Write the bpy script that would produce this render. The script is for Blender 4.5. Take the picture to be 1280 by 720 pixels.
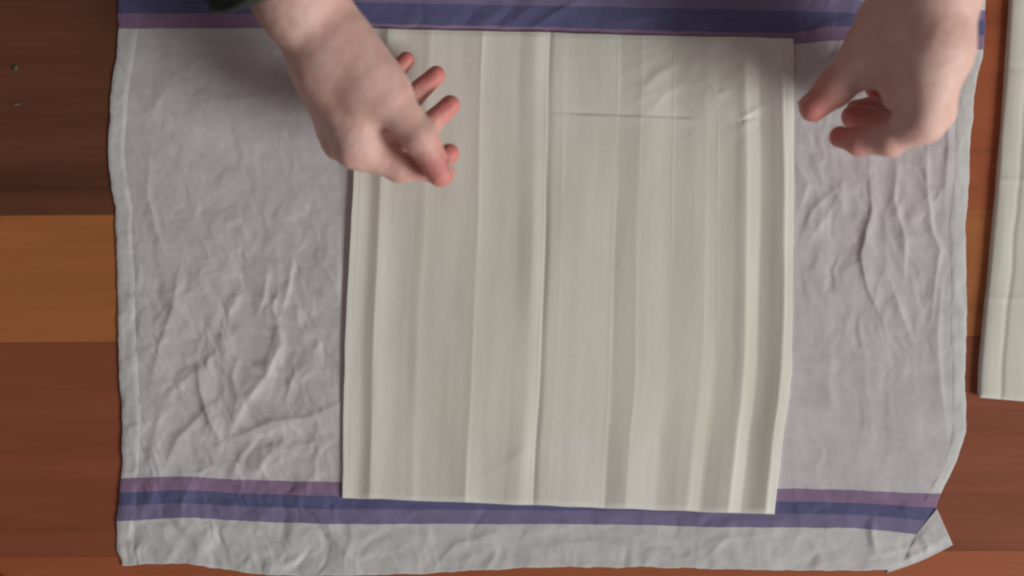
import bpy, math, random
import numpy as np

# ------------------------------------------------------------------ scene, camera, light
for o in list(bpy.data.objects):
    bpy.data.objects.remove(o, do_unlink=True)
scene = bpy.context.scene
col = scene.collection

ZC = 1.10            # camera height above the floor (m)
S = 0.00065          # metres on the floor per photo pixel (1280 wide)

cam_d = bpy.data.cameras.new('camera')
cam = bpy.data.objects.new('camera', cam_d)
col.objects.link(cam)
cam.location = (0, 0, ZC)
cam.rotation_euler = (0, 0, 0)
cam_d.sensor_width = 36.0
cam_d.lens = 36.0 * ZC / (1280 * S)
cam_d.clip_start = 0.01
cam_d.clip_end = 50
cam_d.dof.use_dof = True
cam_d.dof.focus_distance = ZC - 0.012
cam_d.dof.aperture_fstop = 1.4
scene.camera = cam

world = bpy.data.worlds.new('World')
scene.world = world
world.use_nodes = True
bg = world.node_tree.nodes['Background']
bg.inputs['Color'].default_value = (1.0, 0.87, 0.86, 1)
bg.inputs['Strength'].default_value = 0.155


def area_light(name, loc, target, size, size_y, power, color):
    d = bpy.data.lights.new(name, 'AREA')
    d.shape = 'RECTANGLE'
    d.size = size
    d.size_y = size_y
    d.energy = power
    d.color = color
    o = bpy.data.objects.new(name, d)
    col.objects.link(o)
    o.location = loc
    v = np.array(target) - np.array(loc)
    from mathutils import Vector
    o.rotation_euler = Vector(v).to_track_quat('-Z', 'Y').to_euler()
    return o


# window light, low from the right and a little from the bottom of the picture
area_light('window_light', (4.1, -2.1, 2.35), (0.0, -0.02, 0.0), 2.0, 1.7, 226.0, (0.96, 1.0, 0.97))

scene.view_settings.view_transform = 'Standard'
scene.view_settings.look = 'None'
scene.view_settings.gamma = 1.0
scene.view_settings.use_curve_mapping = False
scene.view_settings.exposure = 0.27
scene.render.engine = 'CYCLES'
scene.cycles.filter_width = 2.3


# ------------------------------------------------------------------ helpers
def W(px, py, z=0.0):
    """photo pixel at height z (m) -> world"""
    k = S * (1 - np.asarray(z) / ZC)
    return (np.asarray(px) - 640.0) * k, (360.0 - np.asarray(py)) * k, z


def ip(x, xs, ys):
    return np.interp(x, xs, ys)


def sip(x, xs, ys):
    """smooth (monotone-ish cubic) interpolation"""
    xs = np.asarray(xs, float); ys = np.asarray(ys, float)
    h = np.diff(xs); d = np.diff(ys) / h
    m = np.zeros_like(ys)
    m[0] = d[0]; m[-1] = d[-1]
    for i in range(1, len(xs) - 1):
        m[i] = 0 if d[i-1] * d[i] <= 0 else 2 * d[i-1] * d[i] / (d[i-1] + d[i])
    x = np.clip(x, xs[0], xs[-1])
    i = np.clip(np.searchsorted(xs, x) - 1, 0, len(h) - 1)
    t = (x - xs[i]) / h[i]
    h00 = 2*t**3 - 3*t**2 + 1; h10 = t**3 - 2*t**2 + t
    h01 = -2*t**3 + 3*t**2; h11 = t**3 - t**2
    return h00*ys[i] + h10*h[i]*m[i] + h01*ys[i+1] + h11*h[i]*m[i+1]


def sstep(a, b, x):
    t = np.clip((x - a) / (b - a), 0, 1)
    return t * t * (3 - 2 * t)


_rng = np.random.RandomState(7)
_perm = np.concatenate([_rng.permutation(256)] * 3)
_ang = _rng.rand(256) * 2 * np.pi
_gx, _gy = np.cos(_ang), np.sin(_ang)


def noise(x, y, seed=0):
    x = np.asarray(x, float) + seed * 17.31
    y = np.asarray(y, float) + seed * 9.77
    xi = np.floor(x).astype(int); yi = np.floor(y).astype(int)
    xf = x - xi; yf = y - yi
    u = xf**3 * (xf * (xf * 6 - 15) + 10); v = yf**3 * (yf * (yf * 6 - 15) + 10)

    def g(ix, iy, dx, dy):
        k = _perm[(_perm[ix & 255] + iy) & 255]
        return _gx[k] * dx + _gy[k] * dy
    a = g(xi, yi, xf, yf); b = g(xi + 1, yi, xf - 1, yf)
    c = g(xi, yi + 1, xf, yf - 1); d = g(xi + 1, yi + 1, xf - 1, yf - 1)
    return ((a + (b - a) * u) + ((c + (d - c) * u) - (a + (b - a) * u)) * v) * 1.5


def ridged(x, y, seed):
    return 1.0 - np.sqrt(noise(x, y, seed)**2 + 0.0025)


def facets(x, y, seed):
    """piecewise flat crumple: random heights joined by triangles, values about -1..1"""
    x = np.asarray(x, float) + seed * 13.7; y = np.asarray(y, float) + seed * 5.9
    sk = (x + y) * 0.3660254; xs = x + sk; ys = y + sk
    xi = np.floor(xs).astype(int); yi = np.floor(ys).astype(int)
    fx = xs - xi; fy = ys - yi

    def v(a, b):
        return _perm[(_perm[a & 255] + b) & 255] / 127.5 - 1.0
    lo = fx > fy
    v00 = v(xi, yi); v11 = v(xi + 1, yi + 1)
    vm = np.where(lo, v(xi + 1, yi), v(xi, yi + 1))
    a = np.maximum(fx, fy); b = np.minimum(fx, fy)
    return v00 * (1 - a) + vm * (a - b) + v11 * b


def tag(o, label=None, category=None, group=None, kind=None):
    if label: o['label'] = label
    if category: o['category'] = category
    if group: o['group'] = group
    if kind: o['kind'] = kind
    return o


def mesh_obj(name, verts, faces, mat, parent=None, uv=None, smooth=True, colattr=None):
    me = bpy.data.meshes.new(name)
    verts = np.asarray(verts, np.float32)
    if isinstance(faces, np.ndarray) and faces.ndim == 2:
        n, k = faces.shape
        me.vertices.add(len(verts)); me.vertices.foreach_set('co', verts.ravel())
        me.loops.add(n * k); me.loops.foreach_set('vertex_index', faces.astype(np.int32).ravel())
        me.polygons.add(n)
        me.polygons.foreach_set('loop_start', np.arange(0, n * k, k, dtype=np.int32))
        me.update(calc_edges=True)
        me.validate()
    else:
        me.from_pydata([tuple(map(float, v)) for v in verts], [], faces)
        me.update()
    me.polygons.foreach_set('use_smooth', np.full(len(me.polygons), smooth, dtype=bool))
    if uv is not None:
        l = me.uv_layers.new(name='UVMap')
        vi = np.zeros(len(me.loops), np.int32); me.loops.foreach_get('vertex_index', vi)
        l.data.foreach_set('uv', np.asarray(uv, np.float32)[vi].ravel())
    if colattr is not None:
        a = me.attributes.new('tone', 'FLOAT', 'POINT')
        a.data.foreach_set('value', np.asarray(colattr, np.float32))
    if mat: me.materials.append(mat)
    o = bpy.data.objects.new(name, me)
    col.objects.link(o)
    if parent: o.parent = parent
    return o


def grid_faces(nu, nv):
    i = np.arange(nu - 1)[None, :] + nu * np.arange(nv - 1)[:, None]
    i = i.ravel()
    # rows go downwards in the photo (minus y): order for upward normals
    return np.stack([i, i + nu, i + nu + 1, i + 1], 1)


def sheet(name, X, Y, Z, mat, parent=None, uv=None, drop=0.0008, floor=None):
    """grid sheet (nv x nu arrays) with a turned-down rim of the given thickness"""
    nv, nu = X.shape
    V = np.stack([X, Y, Z], -1).reshape(-1, 3)
    F = grid_faces(nu, nv)
    idx = np.arange(nu * nv).reshape(nv, nu)
    ring = np.concatenate([idx[0, :], idx[1:, -1], idx[-1, -2::-1], idx[-2:0:-1, 0]])
    R = V[ring].copy()
    if floor is None: R[:, 2] -= drop
    else: R[:, 2] = np.minimum(R[:, 2] - 0.0002, floor)
    n0 = len(V); m = len(ring)
    V = np.concatenate([V, R])
    a = np.arange(m); b = (a + 1) % m
    sk = np.stack([ring[a], ring[b], n0 + b, n0 + a], 1)
    F = np.concatenate([F, sk])
    if uv is not None:
        uv = np.concatenate([uv.reshape(-1, 2), uv.reshape(-1, 2)[ring]])
    return mesh_obj(name, V, F, mat, parent, uv)


# ------------------------------------------------------------------ materials
def new_mat(name):
    m = bpy.data.materials.new(name)
    m.use_nodes = True
    nt = m.node_tree
    b = nt.nodes['Principled BSDF']
    return m, nt, nt.nodes, nt.links, b


def ramp(nodes, stops, interp='LINEAR'):
    r = nodes.new('ShaderNodeValToRGB')
    r.color_ramp.interpolation = interp
    e = r.color_ramp.elements
    while len(e) > 1: e.remove(e[0])
    e[0].position = stops[0][0]; e[0].color = (*stops[0][1], 1)
    for p, c in stops[1:]:
        k = e.new(p); k.color = (*c, 1)
    return r


def add_noise(nodes, links, scale, detail=3, rough=0.5, vec=None):
    n = nodes.new('ShaderNodeTexNoise')
    n.inputs['Scale'].default_value = scale
    n.inputs['Detail'].default_value = detail
    n.inputs['Roughness'].default_value = rough
    if vec is not None: links.new(vec, n.inputs['Vector'])
    return n


def mapping(nodes, links, out, scale=(1, 1, 1), loc=(0, 0, 0)):
    m = nodes.new('ShaderNodeMapping')
    m.inputs['Scale'].default_value = scale
    m.inputs['Location'].default_value = loc
    links.new(out, m.inputs['Vector'])
    return m.outputs[0]


def mixc(nodes, links, fac, a, b, mode='MIX'):
    m = nodes.new('ShaderNodeMix'); m.data_type = 'RGBA'; m.blend_type = mode
    for sock, v in ((m.inputs[0], fac), (m.inputs[6], a), (m.inputs[7], b)):
        if hasattr(v, 'is_output'): links.new(v, sock)
        elif isinstance(v, (int, float)): sock.default_value = v
        else: sock.default_value = (*v, 1)
    return m.outputs[2]


def weave_bump(nodes, links, b, obj_out, scale=1500, strength=0.25, dist=0.0004):
    n1 = add_noise(nodes, links, 1.0, 2, 0.6, mapping(nodes, links, obj_out, (scale, scale * .18, scale)))
    n2 = add_noise(nodes, links, 1.0, 2, 0.6, mapping(nodes, links, obj_out, (scale * .18, scale, scale)))
    ad = nodes.new('ShaderNodeMath'); ad.operation = 'ADD'
    links.new(n1.outputs[0], ad.inputs[0]); links.new(n2.outputs[0], ad.inputs[1])
    bp = nodes.new('ShaderNodeBump')
    bp.inputs['Strength'].default_value = strength
    bp.inputs['Distance'].default_value = dist
    links.new(ad.outputs[0], bp.inputs['Height'])
    links.new(bp.outputs[0], b.inputs['Normal'])
    return ad.outputs[0]


def mat_towel(hem=False):
    m, nt, N, L, b = new_mat('towel_hem' if hem else 'towel_cotton')
    uvn = N.new('ShaderNodeUVMap')
    sp = N.new('ShaderNodeSeparateXYZ'); L.new(uvn.outputs[0], sp.inputs[0])
    tc = N.new('ShaderNodeTexCoord')
    # wobble of the woven stripe edges
    nz = add_noise(N, L, 60, 3, 0.6, tc.outputs['Object'])
    mm = N.new('ShaderNodeMath'); mm.operation = 'MULTIPLY_ADD'
    L.new(nz.outputs[0], mm.inputs[0]); mm.inputs[1].default_value = 0.010
    L.new(sp.outputs[1], mm.inputs[2])
    W0 = (0.530, 0.492, 0.505) if not hem else (0.565, 0.55, 0.545)
    WM = (0.53, 0.51, 0.505) if not hem else (0.565, 0.55, 0.545)
    MAU = (0.250, 0.162, 0.262)
    NAV = (0.104, 0.101, 0.212)
    PUR = (0.185, 0.155, 0.270)
    # V coordinate is 0.1 .. 0.9: see stripe_v()
    r = ramp(N, [(0.0, WM), (0.200, PUR), (0.264, NAV), (0.332, MAU), (0.404, W0),
                 (0.604, MAU), (0.672, NAV), (0.740, PUR), (0.804, WM)], 'CONSTANT')
    L.new(mm.outputs[0], r.inputs[0])
    n2 = add_noise(N, L, 26, 5, 0.7, mapping(N, L, tc.outputs['Object'], (1, 2.2, 1)))
    r2 = ramp(N, [(0.3, (0.88, 0.88, 0.88)), (0.7, (1.05, 1.04, 1.03))])
    L.new(n2.outputs[0], r2.inputs[0])
    c = mixc(N, L, 1.0, r.outputs[0], r2.outputs[0], 'MULTIPLY')
    w = weave_bump(N, L, b, tc.outputs['Object'], 1300, 0.22)
    r3 = ramp(N, [(0.35, (0.93, 0.93, 0.93)), (0.65, (1.05, 1.05, 1.05))])
    h = N.new('ShaderNodeMath'); h.operation = 'MULTIPLY'; h.inputs[1].default_value = 0.5
    L.new(w, h.inputs[0]); L.new(h.outputs[0], r3.inputs[0])
    c = mixc(N, L, 1.0, c, r3.outputs[0], 'MULTIPLY')
    L.new(c, b.inputs['Base Color'])
    b.inputs['Roughness'].default_value = 0.85
    b.inputs['Specular IOR Level'].default_value = 0.2
    b.inputs['Sheen Weight'].default_value = 0.12
    b.inputs['Sheen Roughness'].default_value = 0.5
    return m


def mat_cotton(name, base, wax=None):
    m, nt, N, L, b = new_mat(name)
    tc = N.new('ShaderNodeTexCoord')
    obj = tc.outputs['Object']
    n1 = add_noise(N, L, 1.0, 4, 0.55, mapping(N, L, obj, (24, 5, 24)))
    r1 = ramp(N, [(0.3, (0.93, 0.92, 0.90)), (0.7, (1.04, 1.04, 1.04))])
    L.new(n1.outputs[0], r1.inputs[0])
    cur = mixc(N, L, 1.0, base, r1.outputs[0], 'MULTIPLY')
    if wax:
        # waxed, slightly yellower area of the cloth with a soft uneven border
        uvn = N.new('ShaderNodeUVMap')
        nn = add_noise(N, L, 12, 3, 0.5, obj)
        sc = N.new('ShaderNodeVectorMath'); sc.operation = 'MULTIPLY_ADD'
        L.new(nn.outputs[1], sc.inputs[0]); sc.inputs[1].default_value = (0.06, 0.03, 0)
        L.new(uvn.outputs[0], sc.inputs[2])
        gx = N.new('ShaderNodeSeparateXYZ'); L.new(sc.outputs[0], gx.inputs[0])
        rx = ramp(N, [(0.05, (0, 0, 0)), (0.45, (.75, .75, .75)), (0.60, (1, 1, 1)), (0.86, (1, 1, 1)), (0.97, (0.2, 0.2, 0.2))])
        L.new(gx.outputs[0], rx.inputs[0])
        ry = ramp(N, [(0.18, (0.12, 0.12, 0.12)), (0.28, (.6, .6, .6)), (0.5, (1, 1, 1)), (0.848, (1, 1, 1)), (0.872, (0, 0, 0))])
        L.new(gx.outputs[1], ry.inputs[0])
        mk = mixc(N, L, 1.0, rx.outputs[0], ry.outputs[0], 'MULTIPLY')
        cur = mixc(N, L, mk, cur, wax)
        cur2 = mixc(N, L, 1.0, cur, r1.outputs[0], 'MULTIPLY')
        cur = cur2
    w = weave_bump(N, L, b, obj, 1500, 0.18)
    h = N.new('ShaderNodeMath'); h.operation = 'MULTIPLY'; h.inputs[1].default_value = 0.5
    L.new(w, h.inputs[0])
    r3 = ramp(N, [(0.35, (0.95, 0.95, 0.95)), (0.65, (1.04, 1.04, 1.04))])
    L.new(h.outputs[0], r3.inputs[0])
    cur = mixc(N, L, 1.0, cur, r3.outputs[0], 'MULTIPLY')
    L.new(cur, b.inputs['Base Color'])
    b.inputs['Roughness'].default_value = 0.8
    b.inputs['Specular IOR Level'].default_value = 0.2
    b.inputs['Sheen Weight'].default_value = 0.08
    return m


def mat_wood(name, dark, light, seed):
    m, nt, N, L, b = new_mat(name)
    tc = N.new('ShaderNodeTexCoord')
    obj = tc.outputs['Object']
    a = add_noise(N, L, 1.0, 5, 0.6, mapping(N, L, obj, (2.6, 26, 8), (seed * 1.7, seed * 3.1, 0)))
    f = add_noise(N, L, 1.0, 6, 0.65, mapping(N, L, obj, (9, 210, 30), (seed, seed * 2, 0)))
    ad = N.new('ShaderNodeMath'); ad.operation = 'MULTIPLY_ADD'
    L.new(f.outputs[0], ad.inputs[0]); ad.inputs[1].default_value = 0.35
    L.new(a.outputs[0], ad.inputs[2])
    r = ramp(N, [(0.45, dark), (0.90, light)])
    L.new(ad.outputs[0], r.inputs[0])
    # darker growth streaks
    st = add_noise(N, L, 1.0, 3, 0.5, mapping(N, L, obj, (1.3, 40, 8), (seed * 5.3, seed, 0)))
    r2 = ramp(N, [(0.28, (0.70, 0.68, 0.66)), (0.42, (1, 1, 1))])
    L.new(st.outputs[0], r2.inputs[0])
    c = mixc(N, L, 1.0, r.outputs[0], r2.outputs[0], 'MULTIPLY')
    L.new(c, b.inputs['Base Color'])
    rr = N.new('ShaderNodeMapRange')
    rr.inputs['To Min'].default_value = 0.42; rr.inputs['To Max'].default_value = 0.58
    L.new(f.outputs[0], rr.inputs['Value']); L.new(rr.outputs[0], b.inputs['Roughness'])
    b.inputs['Specular IOR Level'].default_value = 0.22
    bp = N.new('ShaderNodeBump'); bp.inputs['Strength'].default_value = 0.12; bp.inputs['Distance'].default_value = 0.0005
    L.new(f.outputs[0], bp.inputs['Height']); L.new(bp.outputs[0], b.inputs['Normal'])
    return m


def mat_skin():
    m, nt, N, L, b = new_mat('skin')
    tc = N.new('ShaderNodeTexCoord'); obj = tc.outputs['Object']
    at = N.new('ShaderNodeAttribute'); at.attribute_name = 'tone'
    n1 = add_noise(N, L, 45, 4, 0.6, obj)
    r1 = ramp(N, [(0.3, (0.62, 0.375, 0.315)), (0.7, (0.70, 0.47, 0.405))])
    L.new(n1.outputs[0], r1.inputs[0])
    mo = add_noise(N, L, 70, 5, 0.7, obj)
    r2 = ramp(N, [(0.42, (0, 0, 0)), (0.72, (0.5, 0.5, 0.5))])
    L.new(mo.outputs[0], r2.inputs[0])
    c = mixc(N, L, r2.outputs[0], r1.outputs[0], (0.60, 0.28, 0.23))
    c = mixc(N, L, at.outputs['Fac'], c, (0.57, 0.16, 0.14))
    L.new(c, b.inputs['Base Color'])
    b.inputs['Subsurface Weight'].default_value = 0.25
    b.inputs['Subsurface Radius'].default_value = (1.0, 0.35, 0.2)
    b.inputs['Subsurface Scale'].default_value = 0.004
    b.inputs['Roughness'].default_value = 0.48
    b.inputs['Specular IOR Level'].default_value = 0.4
    v = N.new('ShaderNodeTexVoronoi'); v.inputs['Scale'].default_value = 700
    L.new(obj, v.inputs['Vector'])
    nf = add_noise(N, L, 260, 4, 0.6, obj)
    ad = N.new('ShaderNodeMath'); ad.operation = 'ADD'
    L.new(v.outputs['Distance'], ad.inputs[0]); L.new(nf.outputs[0], ad.inputs[1])
    bp = N.new('ShaderNodeBump'); bp.inputs['Strength'].default_value = 0.5; bp.inputs['Distance'].default_value = 0.0007
    L.new(ad.outputs[0], bp.inputs['Height']); L.new(bp.outputs[0], b.inputs['Normal'])
    return m


def mat_plain(name, c1, c2, rough=0.8, scale=200):
    m, nt, N, L, b = new_mat(name)
    tc = N.new('ShaderNodeTexCoord')
    n1 = add_noise(N, L, scale, 4, 0.6, tc.outputs['Object'])
    r = ramp(N, [(0.3, c1), (0.7, c2)])
    L.new(n1.outputs[0], r.inputs[0]); L.new(r.outputs[0], b.inputs['Base Color'])
    b.inputs['Roughness'].default_value = rough
    bp = N.new('ShaderNodeBump'); bp.inputs['Strength'].default_value = 0.3; bp.inputs['Distance'].default_value = 0.0005
    L.new(n1.outputs[0], bp.inputs['Height']); L.new(bp.outputs[0], b.inputs['Normal'])
    return m


M_TOWEL = mat_towel()
M_HEM = mat_towel(True)
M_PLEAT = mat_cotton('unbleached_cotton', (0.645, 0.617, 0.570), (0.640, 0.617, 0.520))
M_SIDE = mat_cotton('cream_cotton', (0.61, 0.59, 0.52))
M_SKIN = mat_skin()
M_NAIL = mat_plain('nail', (0.56, 0.25, 0.21), (0.60, 0.32, 0.27), 0.4, 80)
M_SLEEVE = mat_plain('dark_knit', (0.012, 0.016, 0.014), (0.03, 0.036, 0.03), 0.95, 700)
M_PAD = mat_plain('dark_blue_grey', (0.03, 0.036, 0.042), (0.05, 0.056, 0.062), 0.7, 300)
M_SUB = mat_plain('subfloor', (0.02, 0.012, 0.008), (0.04, 0.022, 0.014), 0.95, 80)

# ------------------------------------------------------------------ floor of wooden boards
floor = mesh_obj('floor', [(-3, -3, -0.014), (3, -3, -0.014), (3, 3, -0.014), (-3, 3, -0.014)], [(0, 1, 2, 3)], M_SUB)
tag(floor, kind='structure')

WOODS = {
    'dark': mat_wood('wood_shaded', (0.098, 0.034, 0.016), (0.150, 0.053, 0.026), 3),  # shade over the upper left floor put into the base colour
    'orange': mat_wood('wood_orange', (0.30, 0.098, 0.030), (0.41, 0.142, 0.045), 11),
    'red': mat_wood('wood_red', (0.200, 0.055, 0.026), (0.275, 0.078, 0.037), 23),
    'rust': mat_wood('wood_rust', (0.28, 0.074, 0.029), (0.37, 0.102, 0.042), 31),
}


def plank(x0, x1, y0, y1, mat):
    """bevelled board, photo pixels, top face at z = 0"""
    a = W(x0, y1); c = W(x1, y0)
    X0, Y0, X1, Y1 = a[0], a[1], c[0], c[1]
    g = 0.00004; bv = 0.00015; zb = -0.012
    X0 += g; X1 -= g; Y0 += g; Y1 -= g
    v = [(X0, Y0, zb), (X1, Y0, zb), (X1, Y1, zb), (X0, Y1, zb),
         (X0, Y0, -bv), (X1, Y0, -bv), (X1, Y1, -bv), (X0, Y1, -bv),
         (X0 + bv, Y0 + bv, 0), (X1 - bv, Y0 + bv, 0), (X1 - bv, Y1 - bv, 0), (X0 + bv, Y1 - bv, 0)]
    f = [(3, 2, 1, 0)]
    for k in range(4):
        j = (k + 1) % 4
        f += [(k, j, 4 + j, 4 + k), (4 + k, 4 + j, 8 + j, 8 + k)]
    f.append((8, 9, 10, 11))
    o = mesh_obj('plank', v, f, mat, floor, smooth=False)
    o.rotation_euler = (0, 0, math.radians(0.38))
    return o


rows = [(-420, -152, [(-900, 300, 'red'), (300, 2000, 'orange')]),
        (-152, 7, [(-900, 640, 'dark'), (640, 2000, 'rust')]),
        (7, 265, [(-900, 560, 'dark'), (560, 2000, 'rust')]),
        (265, 424, [(-900, 760, 'orange'), (760, 2000, 'orange')]),
        (424, 692, [(-900, 700, 'red'), (700, 2000, 'red')]),
        (692, 851, [(-900, 520, 'rust'), (520, 2000, 'rust')]),
        (851, 1119, [(-900, 800, 'red'), (800, 2000, 'rust')])]
rows[1] = (-3, 265, [(-900, 560, 'dark'), (560, 2000, 'rust')])  # joint added under the towel, where the shade-darkened board colour stops
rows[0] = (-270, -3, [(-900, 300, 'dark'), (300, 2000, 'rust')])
del rows[2]
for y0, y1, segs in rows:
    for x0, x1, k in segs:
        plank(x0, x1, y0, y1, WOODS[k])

# ------------------------------------------------------------------ striped tea towel
YL = [-60, 40, 70, 140, 200, 255, 262, 330, 440, 520, 580, 640, 655, 690, 706]
XL = [152, 148, 146, 138, 137, 143, 145, 147, 149, 153, 154, 148, 146, 147, 153]
YR = [-60, 0, 60, 130, 230, 300, 400, 470, 545, 562, 600, 640, 662, 682, 700, 712]
XR = [1236, 1232, 1228, 1216, 1210, 1206, 1207, 1206, 1206, 1203, 1188, 1170, 1172, 1168, 1142, 1114]
XB = [140, 153, 200, 250, 300, 340, 400, 500, 600, 700, 800, 900, 1000, 1080, 1120, 1200]
YB = [704, 707, 704, 707, 715, 719, 720, 718, 713, 709, 709, 711, 713, 713, 713, 700]


def crease(x, y, pts, w, amp, side=0.0):
    """soft ridge along a polyline; side != 0 makes one flank steeper"""
    best = np.full(x.shape, 1e9); sd = np.zeros(x.shape); tt = np.zeros(x.shape)
    n = len(pts) - 1
    for i in range(n):
        (ax, ay), (bx, by) = pts[i], pts[i + 1]
        dx, dy = bx - ax, by - ay
        ll = dx * dx + dy * dy
        t = np.clip(((x - ax) * dx + (y - ay) * dy) / ll, 0, 1)
        ex, ey = x - ax - t * dx, y - ay - t * dy
        d = np.hypot(ex, ey)
        m = d < best
        best = np.where(m, d, best)
        sd = np.where(m, np.sign(dx * ey - dy * ex), sd)
        tt = np.where(m, (i + t) / n, tt)
    ww = w * (1 + side * sd)
    return amp * np.exp(-(best / ww)**1.4) * np.sqrt(np.clip(np.sin(np.pi * np.clip(tt, 0.03, 0.97)), 0, 1))


def towel_h(x, y):
    """towel height above the floor (mm) at photo pixel x, y"""
    wx = x + 22 * noise(x / 70, y / 70, 1); wy = y + 22 * noise(x / 70, y / 70, 2)
    h = 1.2 * noise(x / 160, y / 160, 3) + 1.4
    # crumple, strength by region
    left = sstep(440, 400, x); right = sstep(985, 1010, x)
    low = sstep(210, 430, y)
    qx = x + 16 * noise(x / 45, y / 45, 16) + 6 * noise(x / 18, y / 18, 17); qy = y + 16 * noise(x / 45, y / 45, 18) + 6 * noise(x / 18, y / 18, 19)
    iso = 3.6 + 1.35 * facets((qx + .5 * qy) / 56, (qy - .5 * qx) / 44, 4) + 0.95 * facets(qx / 20, qy / 32, 5) \
        + 0.45 * facets((qx - qy) / 15, (qy + qx) / 19, 6) + 0.3 * facets(qx / 9, qy / 15, 21) + 0.4 * ridged(wx / 50, wy / 62, 5) - 0.3
    h = h + left * (0.30 + 0.50 * low) * (iso - 3.6)
    ver = 1.6 * ridged((wx + 0.15 * y) / 36, wy / 120, 6) + 0.8 * ridged((wx - 0.12 * y) / 18, wy / 75, 7) + 1.8 \
        + 1.3 * facets((qx + 0.18 * qy) / 24, qy / 90, 7) + 0.6 * facets((qx - 0.2 * qy) / 12, qy / 50, 8) + 0.5 * facets(qx / 30, qy / 30, 9)
    fade = 1.0 - 0.65 * sstep(400, 520, y)
    h = h + right * fade * 0.55 * (ver - 4.0)
    # stripes and lower margin
    bot = sstep(585, 640, y)
    h = h + bot * (0.7 * facets((qx + qy) / 46, (qy - .4 * qx) / 30, 10) + 0.4 * facets(qx / 22, qy / 26, 11) + 0.5 * ridged(wx / 60, wy / 22, 10) - 0.3)
    h = h + sstep(672, 696, y) * 0.5 * noise(x / 13 + 1.5 * noise(x / 60, y / 60, 27), y / 60, 11) * (0.4 + 1.2 * np.abs(noise(x / 90, y / 200, 28)))
    top = sstep(60, 20, y)
    h = h + top * (0.9 * facets((qx + qy) / 40, (qx - qy) / 70, 12) + 0.4 * facets(qx / 24, qy / 24, 13))
    # distinct creases seen in the photograph
    C = [
        ([(346, 400), (350, 432), (332, 470), (304, 505), (283, 548)], 13, 3.4, .45),
        ([(432, 502), (385, 522), (340, 527), (300, 545), (280, 552)], 12, 2.6, -.4),
        ([(1150, 668), (1160, 682), (1158, 700)], 7, 1.6, .3),
        ([(246, 447), (250, 490), (262, 528), (276, 552)], 9, 2.6, -.45),
        ([(205, 585), (222, 548), (250, 520), (268, 500)], 11, 2.6, .3),
        ([(200, 600), (190, 560), (205, 500)], 9, 1.6, .2),
        ([(288, 598), (300, 572), (318, 548)], 9, 1.8, .3),
        ([(318, 600), (330, 575), (345, 560), (380, 566)], 8, 1.6, -.3),
        ([(300, 440), (290, 470), (296, 490)], 8, 1.6, .3),
        ([(222, 345), (216, 385), (200, 430), (190, 470)], 10, 2.0, -.4),
        ([(190, 180), (184, 240), (196, 290), (205, 310)], 8, 1.2, .4),
        ([(214, 104), (196, 128), (190, 150)], 9, 1.0, .3),
        ([(335, 335), (330, 372), (322, 392)], 6, 1.6, .4),
        ([(366, 322), (362, 355), (352, 392)], 6, 1.8, .4),
        ([(280, 372), (322, 372), (345, 376)], 7, 1.2, -.3),
        ([(300, 280), (308, 300)], 8, 1.2, .3),
        ([(430, 55), (330, 62), (250, 75), (205, 105)], 10, 1.0, .3),
        ([(420, 125), (330, 120), (240, 130)], 10, .9, .3),
        ([(1160, 170), (1159, 230), (1166, 290), (1176, 312), (1170, 345), (1164, 400)], 6, 2.4, .4),
        ([(1182, 120), (1186, 180), (1180, 260)], 7, 2.0, -.3),
        ([(1122, 205), (1118, 250), (1132, 300), (1130, 350)], 7, 2.2, .4),
        ([(1086, 210), (1090, 260), (1076, 320), (1084, 360), (1108, 410)], 7, 2.2, -.4),
        ([(1052, 240), (1030, 275), (1012, 300)], 9, 1.6, .3),
        ([(1040, 90), (1016, 120), (1000, 140)], 7, 1.6, .3),
        ([(1060, 60), (1024, 82), (1002, 104)], 7, 1.8, -.3),
        ([(1000, 300), (1016, 262), (1048, 232)], 7, 1.4, .3),
        ([(1178, 350), (1172, 420), (1176, 480), (1184, 540)], 8, 1.8, .4),
        ([(1110, 340), (1126, 390), (1142, 430)], 7, 1.6, .3),
        ([(992, 200), (1010, 230), (1000, 262)], 8, 1.6, .3),
        ([(1040, 430), (1036, 480), (1046, 520)], 12, 1.0, .3),
        ([(1092, 640), (1090, 670), (1098, 700)], 9, 1.8, .3),
        ([(540, 712), (570, 680), (620, 668)], 9, 1.4, .3),
        ([(640, 690), (740, 676), (820, 690)], 9, 1.0, .3),
        ([(880, 700), (905, 675), (960, 668)], 9, 1.3, -.3),
        ([(430, 700), (440, 672), (436, 655)], 8, 1.3, .3),
        ([(240, 600), (228, 625), (226, 652)], 7, 1.4, .4),
        ([(185, 640), (190, 610), (184, 590)], 7, 1.2, -.3),
        ([(660, 38), (690, 18), (735, -6)], 8, 1.6, .4),
        ([(760, 30), (830, 20), (880, -4)], 9, 1.6, -.4),
        ([(905, 34), (940, 12), (1010, 2)], 10, 1.6, .4),
        ([(1000, 52), (1030, 30), (1075, 20)], 9, 1.8, .3),
    ]
    for pts, w, a, sd in C:
        h = h + crease(x, y, pts, w * 0.8, a * 0.72, sd)
    # calm where the heavy folded cloth presses on it
    yend = 622 + 0.0398 * (x - 428); ytop = 35 + 0.024 * (x - 450)
    press = sstep(422, 434, x) * sstep(1000, 988, x) * sstep(yend + 9, yend - 4, y) * sstep(ytop - 7, ytop + 4, y)
    h = h * (1 - press) + 1.0 * press
    h = np.maximum(h, 0) + 0.25 * np.log1p(np.exp(np.minimum(h, 0) * 2))
    return np.clip(h, 0.1, 9) + 0.9


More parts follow.
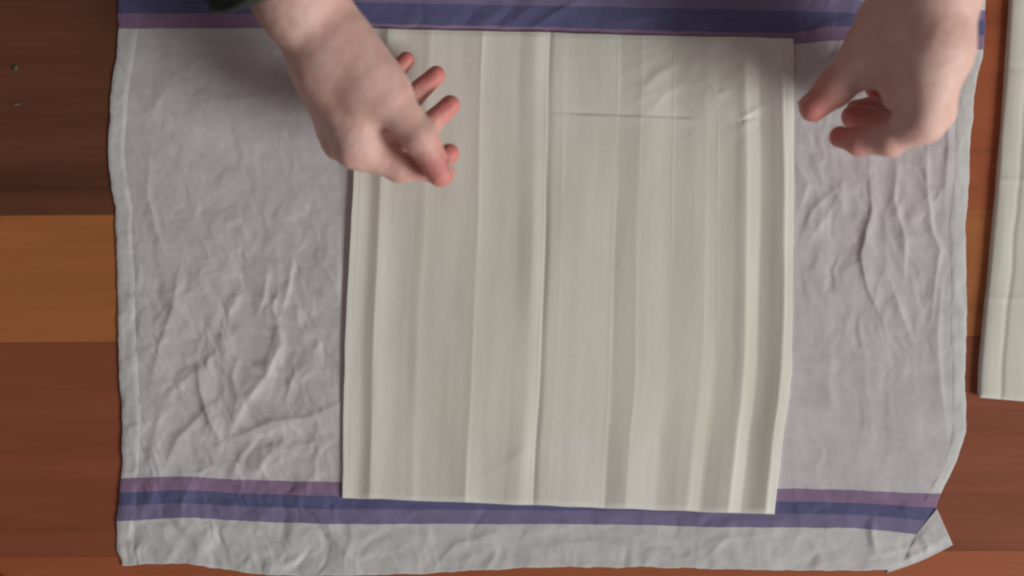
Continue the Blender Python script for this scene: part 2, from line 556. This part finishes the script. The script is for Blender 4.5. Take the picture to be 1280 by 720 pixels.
def stripe_v(x, y):
    """stripe coordinate: .2/.264/.332/.404 bottom of the photo, .604.. top"""
    bx = [140, 160, 190, 222, 300, 430, 640, 800, 900, 970, 1060, 1150, 1200]
    b0 = sip(x, bx, [653, 652, 650, 648, 652, 656, 656, 657, 660, 660, 661, 669, 674])   # margin | purple
    b3 = sip(x, bx, [599, 598, 597, 596, 600, 603, 606, 608, 610, 611, 613, 617, 618])   # mauve | white
    b1 = b0 + (b3 - b0) * 0.36; b2 = b0 + (b3 - b0) * 0.68
    tx = [140, 330, 470, 700, 980, 1050, 1130, 1230]
    t3 = sip(x, tx, [36, 36, 42, 49, 56, 51, 55, 63])
    t2 = sip(x, tx, [18, 18, 31, 36, 43, 34, 39, 45])
    t1 = sip(x, tx, [0, 0, 4, 8, 14, 16, 20, 26])
    t0 = sip(x, tx, [-19, -18, -14, -10, -5, -2, 5, 13])
    out = np.zeros(x.shape)
    K = [b0 + 200, b0, b1, b2, b3, t3, t2, t1, t0, t0 - 200]
    Vv = [-0.2, 0.2, 0.264, 0.332, 0.404, 0.604, 0.672, 0.740, 0.804, 1.2]
    for i in range(9):
        hi, lo = K[i], K[i + 1]
        m = (y <= hi) & (y > lo) if i else (y > lo)
        out = np.where(m, Vv[i] + (Vv[i+1] - Vv[i]) * (hi - y) / (hi - lo), out)
    lo = 0.404 + (b3 - y) / 16.0 * 0.068; hi = 0.604 - (y - t3) / 16.0 * 0.068
    mid = (y <= b3) & (y > t3)
    out = np.where(mid, np.where(y > 330, np.minimum(lo, 0.5), np.maximum(hi, 0.5)), out)
    return out - 0.005


nu, nv = 640, 460
uu, vv = np.meshgrid(np.linspace(0, 1, nu), np.linspace(0, 1, nv))
y0 = -60 + vv * (712 + 60)
xl = sip(y0, YL, XL); xr = sip(y0, YR, XR)
tx_ = xl + (xr - xl) * uu
ty_ = -60 + vv * (sip(tx_, XB, YB) + 60)
# little irregularities of the edge
edge = np.exp(-np.minimum(uu, 1 - uu) * 40)
tx_ = tx_ + edge * (1.2 * noise(tx_ * 0 + 3.3, ty_ / 26, 20) + 0.5 * noise(tx_ * 0 + 1.3, ty_ / 9, 21))
ty_ = ty_ + np.exp(-(1 - vv) * 40) * (1.4 * noise(tx_ / 30, 0 * ty_ + 2.2, 22) + 0.6 * noise(tx_ / 10, 0 * ty_ + 4.2, 23))
th = towel_h(tx_, ty_)
lift = 1 - 0.55 * np.exp(-np.minimum(uu, 1 - uu) * 60)
tz = th * lift * 0.001
X, Y, _ = W(tx_, ty_, tz)
towel = sheet('tea_towel', X, Y, tz, M_TOWEL, None, np.stack([uu, stripe_v(tx_, ty_)], -1), 0.0007)
tag(towel, 'wrinkled off-white tea towel with navy and mauve stripes spread on the wooden floor', 'towel')


def strip(name, ua, ub, raise_mm, n=24, v1=1.0):
    """doubled hem of the towel, following its surface"""
    u2, v2 = np.meshgrid(np.linspace(ua, ub, n), np.linspace(0, v1, nv))
    yy0 = -60 + v2 * 772
    a, b = sip(yy0, YL, XL), sip(yy0, YR, XR)
    wob = 0.004 * noise(v2 * 9, v2 * 0 + ua * 10, 24)
    inner = (u2 - ua) / (ub - ua) if ua < 0.5 else (ub - u2) / (ub - ua)
    xx = a + (b - a) * (u2 + wob * inner)
    yy = -60 + v2 * (sip(xx, XB, YB) + 60)
    u3 = (xx - a) / (b - a)
    e = np.exp(-np.minimum(u3, 1 - u3) * 40)
    xx = xx + e * (1.2 * noise(xx * 0 + 3.3, yy / 26, 20) + 0.5 * noise(xx * 0 + 1.3, yy / 9, 21))
    hh = towel_h(xx, yy) * (1 - 0.55 * np.exp(-np.minimum(u3, 1 - u3) * 60))
    prof = np.sqrt(np.clip(np.sin(np.pi * np.clip(inner, 0.02, 0.98)), 0, 1))
    prof2 = 0.05 + 0.95 * sstep(1.0, 0.72, inner) * (0.4 + 0.6 * sstep(0, 0.2, inner))
    z = (hh + (raise_mm + 0.08) * prof2 + 0.25 * noise(xx / 20, yy / 18, 25) * prof) * 0.001
    XX, YY, _ = W(xx, yy, z)
    o = sheet(name, XX, YY, z, M_HEM, towel, np.stack([u2, stripe_v(xx, yy)], -1), raise_mm * 0.001)
    return o


strip('hem', -0.001, 0.0195, 0.4)
strip('hem', 0.984, 1.001, 0.2, v1=0.893)

# corner of the towel turned over at the lower right
na = 60
s_, t_ = np.meshgrid(np.linspace(0, 1, na), np.linspace(0, 1, na))
A, B = np.array([1171, 636.0]), np.array([1191, 681.0])
D, Cc = np.array([1132, 684.0]), np.array([1108, 716.0])
cx = (A[0] * (1 - s_) + B[0] * s_) * (1 - t_) + (D[0] * (1 - s_) + Cc[0] * s_) * t_
cy = (A[1] * (1 - s_) + B[1] * s_) * (1 - t_) + (D[1] * (1 - s_) + Cc[1] * s_) * t_
cy = cy + 3.0 * np.sin(np.pi * t_) * s_
bl = sstep(0.0, 0.25, 1 - t_)
cz = towel_h(cx, cy) * 0.93 + 0.10 + 0.5 * sstep(0, .35, s_) * bl + 0.5 * noise(cx / 18, cy / 26, 26) * bl * sstep(0, .3, s_)
cz = cz * (0.35 + 0.65 * sstep(0, .3, 1 - s_))
cz = cz * (1 - sstep(0.62, 1.0, t_)) + (towel_h(cx, cy) * 0.8 - 0.9) * sstep(0.62, 1.0, t_)
cz = np.maximum(cz, 0.3) * 0.001
Xc, Yc, _ = W(cx, cy, cz)
cuv = np.stack([s_, np.full(s_.shape, 0.05)], -1)
sheet('folded_corner', Xc, Yc, cz, M_TOWEL, towel, cuv, floor=0.0003)

# ------------------------------------------------------------------ folded cream cloth with lengthwise folds
YPL = [33, 140, 250, 325, 400, 520, 625]
XPL = [451, 445, 440, 436, 432, 429, 428]
YPR = [45, 150, 250, 325, 440, 500, 540, 645]
XPR = [992, 992.5, 992, 991, 990, 986, 980, 968]
# how strongly each strip of the cloth leans towards the window (+) or away from it (-)
LEAN = [(434, .4), (440, .9), (454, .9), (457, -.6), (468, -.7), (472, .4), (478, .7), (488, .35), (500, 0), (514, -.1),
        (518, -.35), (524, -.3), (527, .25), (534, .15), (545, 0), (570, -.1), (576, -.4), (592, -.4), (595, .55), (602, .4),
        (612, .05), (640, -.1), (646, -.5), (660, -.4), (666, .3), (672, .8), (679, 1.0), (680.5, -1.6), (684, -1.2), (688, -.2),
        (700, .05), (730, 0), (755, .1), (764, .3), (769, .1), (772, -.6), (782, -.5), (794, -.3), (798, .25), (815, .3),
        (836, .2), (841, -.4), (858, -.5), (876, -.3), (881, .25), (894, .3), (898, -.6), (915, -.7), (930, -.6), (934, .8),
        (947, .7), (951, -.6), (965, -1.0), (977, -.9), (980, 1.0), (989, 1.0), (994, .3)]
_gx1 = np.arange(434, 994, 0.5)
_sl = -0.30 * np.interp(_gx1, [a for a, b in LEAN], [b for a, b in LEAN])
_hh = np.cumsum(_sl) * 0.5 * 0.65
_k = np.exp(-(np.arange(-240, 241) / 110.0)**2); _k /= _k.sum()
_pad = np.concatenate([2 * _hh[0] - _hh[240:0:-1], _hh, 2 * _hh[-1] - _hh[-2:-242:-1]])
_hh = _hh - np.convolve(_pad, _k, 'valid')
_hh = 3.4 + _hh
prof_x, prof_h = _gx1, _hh
nu, nv = 560, 420
uu, vv = np.meshgrid(np.linspace(0, 1, nu), np.linspace(0, 1, nv))
yt = 34.5 + 13.5 * uu + 0.8 * noise(uu * 9, uu * 0 + 1.5, 30)
yb = 622 + 21.5 * uu + 0.9 * noise(uu * 12, uu * 0 + 3.5, 31)
py = yt + (yb - yt) * vv
pl = sip(py, YPL, XPL); pr = sip(py, YPR, XPR)
px = pl + (pr - pl) * uu
px = px + 0.7 * noise(uu * 0 + 7.7, py / 40, 32) * np.exp(-np.minimum(uu, 1 - uu) * 60)
# features drift a little along their length
fx = 436 + 555 * uu + 2.6 * noise(uu * 6, vv * 2.2, 33) + 1.2 * noise(uu * 14, vv * 5, 34)
fx = np.where((uu < 0.015) | (uu > 0.985), 436 + 555 * uu, fx)
ph = np.interp(fx, prof_x, prof_h)
mean = 3.4
ph = 1.7 + np.log1p(np.exp((ph - 1.7) * 3)) / 3
mid = sstep(0.10, 0.18, uu) * sstep(0.885, 0.86, uu)
soft = 1 - mid * (1 - np.clip(0.72 + 0.6 * noise(uu * 7, vv * 2.6, 35), 0.2, 1.3))
ph = mean + (ph - mean) * soft
ph = ph + 0.10 * noise(uu * 26 + vv * .8, vv * 4.5, 36) + 0.2 * noise(uu * 9, vv * 4, 45) + 0.04 * noise(uu * 60, vv * 6, 37) + 0.9 * noise(uu * 2.2, vv * 2.4, 38)
for _x, _a in ((471, .5), (528, .22), (595, .42), (677, .55), (699, .18), (766, .36), (797, .2), (838, .34), (881, .22), (896, .38), (934, .5), (980, .4)):
    ph = ph + 0.6 * _a * np.exp(-np.abs(fx - _x) / 1.7) * np.clip(0.75 + 0.9 * noise(uu * 0 + _x * .37, vv * 5, 47), 0.1, 1.4)
# rumples near the top right
rum = sstep(0.55, 0.66, uu) * sstep(0.97, 0.90, uu) * sstep(0.26, 0.16, vv)
ph = ph + rum * (0.4 * ridged((px + py) / 34, (px - py) / 60, 39) - 0.8)
ph = ph + crease(px, py, [(800, 118), (822, 92), (848, 80)], 9, 0.9, .3) + crease(px, py, [(812, 140), (830, 118), (852, 106)], 8, 0.7, -.3)
ph = ph + crease(px, py, [(888, 106), (896, 118), (912, 112)], 6, 0.8, .3) + crease(px, py, [(925, 150), (938, 142), (950, 134)], 6, 1.2, .3) \
    - crease(px, py, [(922, 152), (934, 148), (944, 146)], 4, 1.4, 0)
ph = ph + crease(px, py, [(600, 600), (640, 575), (665, 555)], 14, 0.5, .3)
# crosswise crease: the cloth above slightly overlaps the cloth below
yc = 141 + 0.036 * (px - 690)
cl = sstep(675, 715, px) * sstep(895, 850, px) * (0.62 + 0.55 * noise(px / 26, px * 0 + .7, 40))
weak = 0.07 * sstep(600, 680, px) * sstep(985, 930, px)
dd = py - yc
ph = ph + np.maximum(cl, weak) * (-0.75 * np.exp(-np.abs(dd) / 6) * (1 - sstep(-1.5, 2.5, dd)) + 0.55 * np.exp(-np.abs(dd) / 10) * sstep(-1.5, 2.5, dd))
# faint press line near the lower end
ph = ph - 0.10 * np.exp(-((py - 530) / 4.0)**2) * (0.5 + noise(px / 40, px * 0, 46))
ends = sstep(0, 0.012, vv) * sstep(0, 0.012, 1 - vv)
base = 2.2
pz = (base + ph * (0.75 + 0.25 * ends)) * 0.001
X, Y, _ = W(px, py, pz)
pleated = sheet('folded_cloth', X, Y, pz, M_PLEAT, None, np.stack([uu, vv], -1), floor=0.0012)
tag(pleated, 'cream folded cotton cloth with lengthwise folds lying in the middle of the striped towel', 'cloth')

# ------------------------------------------------------------------ second cream cloth at the right edge of the picture


def side_layer(name, dx, dy, zt, zb, parent, seed):
    nu_, nv_ = 260, 200
    u, v = np.meshgrid(np.linspace(0, 1, nu_), np.linspace(0, 1, nv_))
    yb_ = 497 + dy + 0.085 * (u * 560)
    y = -120 + v * (yb_ + 120)
    xe = sip(y, [-120, 0, 120, 230, 330, 420, 470, 500], [1272, 1264, 1256, 1247, 1238, 1229, 1225, 1224]) + dx
    x = xe + u * 560 + 0.6 * noise(u * 0 + seed, y / 30, 41)
    h = 0.30 * noise(x / 60, y / 90, 42 + seed) + 0.35 * noise(x / 22, y / 160, 43 + seed)
    h = h + 0.25 * facets(x / 40, y / 60, 14 + seed)
    h = h - 0.8 * np.exp(-((x - xe - 26 + 2 * noise(u * 0 + 1, y / 50, 44)) / 3.0)**2)
    h = h + 0.5 * np.exp(-((x - xe - 12) / 8.0)**2) + 0.6 * np.exp(-((y - 200 - 0.02 * x) / 4.0)**2) + 0.5 * np.exp(-((y - 348 - 0.02 * x) / 3.0)**2) - 0.5 * np.exp(-((y - 60 - 0.02 * x) / 4.0)**2)
    h = h - 0.3 * np.exp(-((x - xe - 58) / 4.0)**2) * sstep(150, 300, y)
    rim = 1 - np.exp(-np.minimum(x - xe, yb_ - y) / 2.0)
    z = (zt + h * (rim > 0) - 1.0 * (1 - np.clip(rim, 0, 1))) * 0.001
    XX, YY, _ = W(x, y, z)
    return sheet(name, XX, YY, z, M_SIDE, parent, np.stack([u, v], -1), floor=zb * 0.001)


side = side_layer('cotton_cloth', 0, 0, 5.4, 3.2, None, 0)
tag(side, 'cream cotton cloth lying on bare boards beside the towel at the right edge', 'cloth')
side_layer('under_layer', -2.0, -3, 2.9, 0.3, side, 1)

# ------------------------------------------------------------------ hands (implicit surface, meshed by surface nets)
def smin(a, b, k):
    h = np.clip(0.5 + 0.5 * (b - a) / k, 0, 1)
    return b * (1 - h) + a * h - k * h * (1 - h)


class Hand:
    def __init__(self, lo, hi, step):
        self.lo = np.array(lo, float); self.step = step
        n = np.ceil((np.array(hi) - self.lo) / step).astype(int) + 1
        self.n = n
        ax = [self.lo[i] + step * np.arange(n[i]) for i in range(3)]
        self.P = np.meshgrid(*ax, indexing='ij')
        self.P = [p.astype(np.float32) for p in self.P]
        self.tips = []

    def cap(self, a, b, ra, rb):
        ax, ay, az = a; bx, by, bz = b
        dx, dy, dz = bx - ax, by - ay, bz - az
        ll = dx*dx + dy*dy + dz*dz
        X, Y, Z = self.P
        t = np.clip(((X - ax)*dx + (Y - ay)*dy + (Z - az)*dz) / ll, 0, 1)
        d = np.sqrt((X - ax - t*dx)**2 + (Y - ay - t*dy)**2 + (Z - az - t*dz)**2)
        tt = t * t * (3 - 2 * t) * 0.5 + t * 0.5
        return d - (ra + (rb - ra) * tt)

    def mesh(self, D):
        nx, ny, nz = D.shape
        ins = D < 0
        c = [ins[i:nx-1+i, j:ny-1+j, k:nz-1+k] for i in (0, 1) for j in (0, 1) for k in (0, 1)]
        s = sum(x.astype(np.int8) for x in c)
        cell = (s > 0) & (s < 8)
        I, J, K = np.nonzero(cell)
        idx = -np.ones(cell.shape, np.int32); idx[I, J, K] = np.arange(len(I))
        acc = np.zeros((len(I), 3)); cnt = np.zeros(len(I))
        corners = [(i, j, k) for i in (0, 1) for j in (0, 1) for k in (0, 1)]
        for p in range(8):
            for q in range(p + 1, 8):
                a, b = corners[p], corners[q]
                if sum(abs(a[m] - b[m]) for m in range(3)) != 1: continue
                da = D[I + a[0], J + a[1], K + a[2]]; db = D[I + b[0], J + b[1], K + b[2]]
                m = (da < 0) != (db < 0)
                t = np.where(m, da / np.where(m, da - db, 1), 0)
                for ax in range(3):
                    acc[:, ax] += np.where(m, a[ax] + t * (b[ax] - a[ax]), 0)
                cnt += m
        V = np.stack([I, J, K], 1) + acc / cnt[:, None]
        V = self.lo + V * self.step
        F = []
        for ax in range(3):
            sl0 = [slice(1, n - 1) for n in (nx, ny, nz)]; sl1 = list(sl0)
            sl0[ax] = slice(0, (nx, ny, nz)[ax] - 1); sl1[ax] = slice(1, (nx, ny, nz)[ax])
            a = ins[tuple(sl0)]; b = ins[tuple(sl1)]
            e = np.argwhere(a != b)
            off = np.ones(3, int); off[ax] = 0
            e = e + off
            sgn = ins[e[:, 0], e[:, 1], e[:, 2]]
            u, w = [(1, 2), (2, 0), (0, 1)][ax]
            du = np.zeros(3, int); du[u] = 1
            dw = np.zeros(3, int); dw[w] = 1
            g = lambda v: idx[v[:, 0], v[:, 1], v[:, 2]]
            q = np.stack([g(e - du - dw), g(e - dw), g(e), g(e - du)], 1)
            q[~sgn] = q[~sgn][:, ::-1]
            F.append(q)
        F = np.concatenate(F)
        F = F[(F >= 0).all(1)]
        # light smoothing
        for it in range(3):
            A = np.zeros_like(V); n = np.zeros(len(V))
            for k in range(4):
                i0, i1 = F[:, k], F[:, (k + 1) % 4]
                for ax in range(3):
                    A[:, ax] += np.bincount(i0, V[i1, ax], len(V)) + np.bincount(i1, V[i0, ax], len(V))
                n += np.bincount(i0, minlength=len(V)) + np.bincount(i1, minlength=len(V))
            V = V * 0.5 + 0.5 * A / np.maximum(n, 1)[:, None]
        return V, F


def P3(p):
    """(px, py, z_mm) -> world mm"""
    x, y, z = W(p[0], p[1], p[2] * 0.001)
    return np.array([x * 1000, y * 1000, p[2]], float)


def build_hand(name, palm, fingers, blend, step=1.15, redtips=1.0):
    """palm: list of (p, q, rp, rq); fingers: {name: [(px,py,z,r), ...]}"""
    pts = []
    for p, q, ra, rb in palm: pts += [(P3(p), ra), (P3(q), rb)]
    for f in fingers.values():
        for k in f: pts.append((P3(k[:3]), k[3]))
    lo = np.min([c - r - 4 for c, r in pts], 0); hi = np.max([c + r + 4 for c, r in pts], 0)
    H = Hand(lo, hi, step)
    D = None
    for p, q, ra, rb in palm:
        d = H.cap(P3(p), P3(q), ra, rb)
        D = d if D is None else smin(D, d, blend)
    fd = []
    for nm, f in fingers.items():
        g = None
        for a, b in zip(f[:-1], f[1:]):
            d = H.cap(P3(a[:3]), P3(b[:3]), a[3], b[3])
            g = d if g is None else smin(g, d, 4.0)
        # joint bulges and creases
        for j in range(1, len(f) - 1):
            c = P3(f[j][:3]); dv = P3(f[j+1][:3]) - P3(f[j-1][:3]); dv /= np.linalg.norm(dv)
            X, Y, Z = H.P
            al = (X - c[0])*dv[0] + (Y - c[1])*dv[1] + (Z - c[2])*dv[2]
            near = np.exp(-((X - c[0])**2 + (Y - c[1])**2 + (Z - c[2])**2) / (1.5 * f[j][3])**2)
            g = g - (0.0 if nm == 'thumb' and j == 1 else 0.6) * np.exp(-(al / 5.0)**2) * near * 1.5
            for o in (-2.4, 0.2, 2.6):
                g = g + (0.1 if nm == 'thumb' and j == 1 else 0.5) * np.exp(-((al - o) / 0.9)**2) * near
        fd.append(g)
    F = None
    for g in fd:
        F = g if F is None else smin(F, g, 1.6)
    D = smin(D, F, 10.0)
    X, Y, Z = H.P
    D = D + 0.35 * noise(X / 17 + Z / 23, Y / 19 - Z / 27, 50) + 0.2 * noise(X / 7 - Z / 9, Y / 8 + Z / 11, 51)
    V, Fc = H.mesh(D)
    tone = np.zeros(len(V))
    for nm, f in fingers.items():
        tipp = P3(f[-1][:3])
        d = np.linalg.norm(V - tipp, axis=1)
        tone = np.maximum(tone, 0.95 * redtips * np.exp(-(d / 25.0)**2))
        for k in f[1:-1]:
            d = np.linalg.norm(V - P3(k[:3]), axis=1)
            tone = np.maximum(tone, 0.38 * redtips * np.exp(-(d / 12.0)**2))
    tone += 0.10 * noise(V[:, 0] / 14, V[:, 1] / 14, 52)
    return mesh_obj(name, V * 0.001, Fc, M_SKIN, None, None, True, np.clip(tone, 0, 1))


def nail(parent, tip, prev, normal, w=5.4, l=6.2):
    """curved nail plate on the back of a finger tip"""
    t = P3(tip[:3]); p = P3(prev[:3]); ax = (t - p) / np.linalg.norm(t - p)
    n = np.array(normal, float); n -= ax * n.dot(ax); n /= np.linalg.norm(n)
    sd = np.cross(ax, n); r = tip[3] * 1.02
    V = []; k = 9
    for i in range(k):
        for j in range(k):
            u = -1 + 2 * i / (k - 1); v = -1 + 2 * j / (k - 1)
            s1 = u * math.sqrt(max(0, 1 - 0.35 * v * v)); a = s1 * w / r
            le = v * l * math.sqrt(max(0, 1 - 0.25 * u * u))
            q = t + ax * (le + 0.5) + (n * math.cos(a) + sd * math.sin(a)) * (r - 0.3) - n * max(0, le) ** 2 * 0.03
            V.append(q * 0.001)
    f = [(i*k+j, i*k+j+1, (i+1)*k+j+1, (i+1)*k+j) for i in range(k-1) for j in range(k-1)]
    o = mesh_obj('nail', V, f, M_NAIL, parent)
    so = o.modifiers.new('thick', 'SOLIDIFY'); so.thickness = 0.0007; so.offset = -1
    return o


# --- hand at the left: thumb and index finger touching, other fingers loosely bent under
LT = [(445, 78, 98, 20), (488, 124, 102, 15.5), (525, 172, 100, 13), (550, 216, 93, 10.4)]
left_palm = [
    ((290, -130, 135), (372, 5, 104), 36, 28),
    ((300, -120, 122), (388, 10, 92), 33, 26),
    ((372, 5, 104), (412, 75, 92), 27, 25),
    ((388, 10, 92), (430, 62, 82), 26, 24),
    ((412, 75, 92), (445, 182, 82), 24, 15.5),
    ((404, 78, 84), (428, 175, 64), 22, 15),
    ((400, 78, 76), (420, 160, 48), 20, 14),
    ((402, 76, 68), (418, 142, 34), 18, 13),
    ((425, 70, 96), (462, 105, 100), 24, 19),
    ((455, 100, 97), (452, 158, 86), 19, 12.5),
    ((430, 60, 74), (470, 105, 62), 19, 15),
    ((425, 60, 96), (478, 114, 98), 24, 18),
    ((460, 110, 96), (447, 160, 84), 18, 13.5),
]
left_fingers = {
    'thumb': LT,
    'index': [(445, 186, 82, 14), (500, 209, 76, 11), (541, 211, 72, 9.6), (561, 192, 70, 8.0)],
    'middle': [(428, 175, 62, 13.5), (488, 184, 44, 10.8), (532, 160, 36, 9.4), (563, 131, 34, 7.9)],
    'ring': [(420, 162, 46, 13), (474, 152, 28, 10.2), (514, 122, 24, 9.0), (545, 94, 26, 7.6)],
    'little': [(418, 144, 32, 11.5), (462, 118, 20, 8.8), (490, 94, 19, 7.8), (508, 75, 21, 6.6)],
}
hand_l = build_hand('hand', left_palm, left_fingers, 14.0)
tag(hand_l, 'hand from a dark sleeve over the left of the cream cloth, thumb touching index finger', 'hand',
    'hands of the person folding cloth')
nail(hand_l, LT[-1], LT[-2], (0.85, 0.35, 0.35))
for f, nn in (('index', (0.8, -0.5, -0.1)),):
    pass

# sleeve cuff round the left forearm
def sleeve(parent, axis_pts, nseg=96, nring=60):
    V = []; F = []
    pts = [(P3(p[:3]), p[3]) for p in axis_pts]
    t = np.linspace(0, len(pts) - 1, nring)
    C = np.array([p for p, r in pts]); R = np.array([r for p, r in pts])
    k = np.arange(len(pts))
    cen = np.stack([np.interp(t, k, C[:, i]) for i in range(3)], 1)
    rad = np.interp(t, k, R)
    ax = C[-1] - C[0]; ax /= np.linalg.norm(ax)
    up = np.array([0, 0, 1.0]); e1 = np.cross(ax, up); e1 /= np.linalg.norm(e1); e2 = np.cross(e1, ax)
    for i in range(nring):
        for j in range(nseg):
            a = 2 * math.pi * j / nseg
            wob = 1 + 0.03 * math.sin(3 * a + 0.4 * i) + 0.02 * math.sin(7 * a + 1.3 * i) + (0.025 if i > nring - 9 else 0)
            q = cen[i] + (e1 * math.cos(a) + e2 * math.sin(a)) * rad[i] * wob
            V.append(q * 0.001)
    # turn the cuff end inwards
    for d, s in ((3.0, 0.96), (-14.0, 0.92)):
        for j in range(nseg):
            a = 2 * math.pi * j / nseg
            V.append((cen[-1] + ax * d + (e1 * math.cos(a) + e2 * math.sin(a)) * rad[-1] * s) * 0.001)
    n = nring + 2
    for i in range(n - 1):
        for j in range(nseg):
            j2 = (j + 1) % nseg
            F.append((i*nseg+j, i*nseg+j2, (i+1)*nseg+j2, (i+1)*nseg+j))
    return mesh_obj('sleeve', V, F, M_SLEEVE, parent)


sleeve(hand_l, [(262, -190, 150, 54), (303, -105, 128, 51), (340, -22, 110, 49)])

# --- hand at the right: thumb and curled fingers open towards the cream cloth
RT = [(1108, 36, 90, 23), (1075, 80, 84, 17), (1044, 110, 80, 13.8), (1016, 135, 76, 10.8)]
right_palm = [
    ((1215, -140, 140), (1172, -20, 122), 37, 31),
    ((1195, -140, 118), (1150, -20, 100), 34, 29),
    ((1172, -20, 122), (1165, 60, 118), 30, 27),
    ((1150, -20, 104), (1140, 50, 96), 28, 25),
    ((1168, 60, 122), (1154, 148, 114), 25, 17),
    ((1170, 60, 102), (1166, 138, 86), 25, 16),
    ((1170, 60, 86), (1168, 128, 66), 23, 15),
    ((1162, 55, 76), (1160, 112, 50), 20, 14),
    ((1133, 20, 98), (1105, 66, 92), 26, 19),
    ((1118, 62, 96), (1126, 118, 94), 20, 14),
    ((1136, 10, 98), (1092, 66, 88), 26, 19),
]
right_fingers = {
    'thumb': RT,
    'index': [(1152, 150, 112, 15), (1112, 176, 98, 11.3), (1074, 177, 84, 9.8), (1050, 171, 76, 8.3)],
    'middle': [(1166, 140, 86, 14), (1120, 164, 70, 12), (1086, 152, 56, 10.6), (1066, 146, 52, 9.2)],
    'ring': [(1168, 130, 66, 13), (1122, 148, 44, 11.5), (1090, 138, 34, 10.2), (1072, 138, 34, 9)],
    'little': [(1160, 114, 50, 12), (1126, 128, 30, 9), (1104, 122, 22, 8), (1092, 112, 24, 6.8)],
}
hand_r = build_hand('hand', right_palm, right_fingers, 14.0)
tag(hand_r, 'hand over the right side of the towel, thumb and curled fingers held apart', 'hand',
    'hands of the person folding cloth')
nail(hand_r, RT[-1], RT[-2], (-0.6, 0.75, 0.3))

# ------------------------------------------------------------------ small things on the floor
def blob(name, px, py, rx, ry, rz, mat, seed, nseg=20, nring=10, power=1.0):
    V = []; F = []
    cx, cy, _ = W(px, py, 0)
    rr = random.Random(seed)
    ph = [rr.random() * 6 for _ in range(4)]
    for i in range(nring + 1):
        th = math.pi * i / nring
        for j in range(nseg):
            a = 2 * math.pi * j / nseg
            k = 1 + 0.10 * math.sin(2 * a + ph[0]) + 0.07 * math.sin(3 * a + ph[1]) * power
            V.append((cx + rx * k * math.sin(th) * math.cos(a), cy + ry * k * math.sin(th) * math.sin(a), rz + rz * math.cos(th) * 0.98))
    for i in range(nring):
        for j in range(nseg):
            j2 = (j + 1) % nseg
            F.append((i*nseg+j, (i+1)*nseg+j, (i+1)*nseg+j2, i*nseg+j2))
    return mesh_obj(name, V, F, mat)


M_GREEN = mat_plain('green_fleck', (0.03, 0.06, 0.028), (0.09, 0.13, 0.065), 0.8, 900)  # colour of the small flat green blob
M_PALE = mat_plain('pale_fleck', (0.10, 0.075, 0.05), (0.19, 0.14, 0.10), 0.8, 900)
tag(blob('floor_speck', 19.5, 85, 0.0018, 0.0026, 0.0007, M_GREEN, 1), 'tiny green fleck on the dark floor board at upper left', 'speck')
tag(blob('floor_speck', 21, 130.5, 0.0030, 0.0009, 0.0005, M_PALE, 2), 'tiny pale sliver on the dark floor board below the green fleck', 'speck')
tag(blob('dark_pad', -14, 742, 0.024, 0.0185, 0.005, M_PAD, 3, 40, 14, 0.3), 'dark blue-grey rounded thing peeking in at the lower left corner', 'pad')
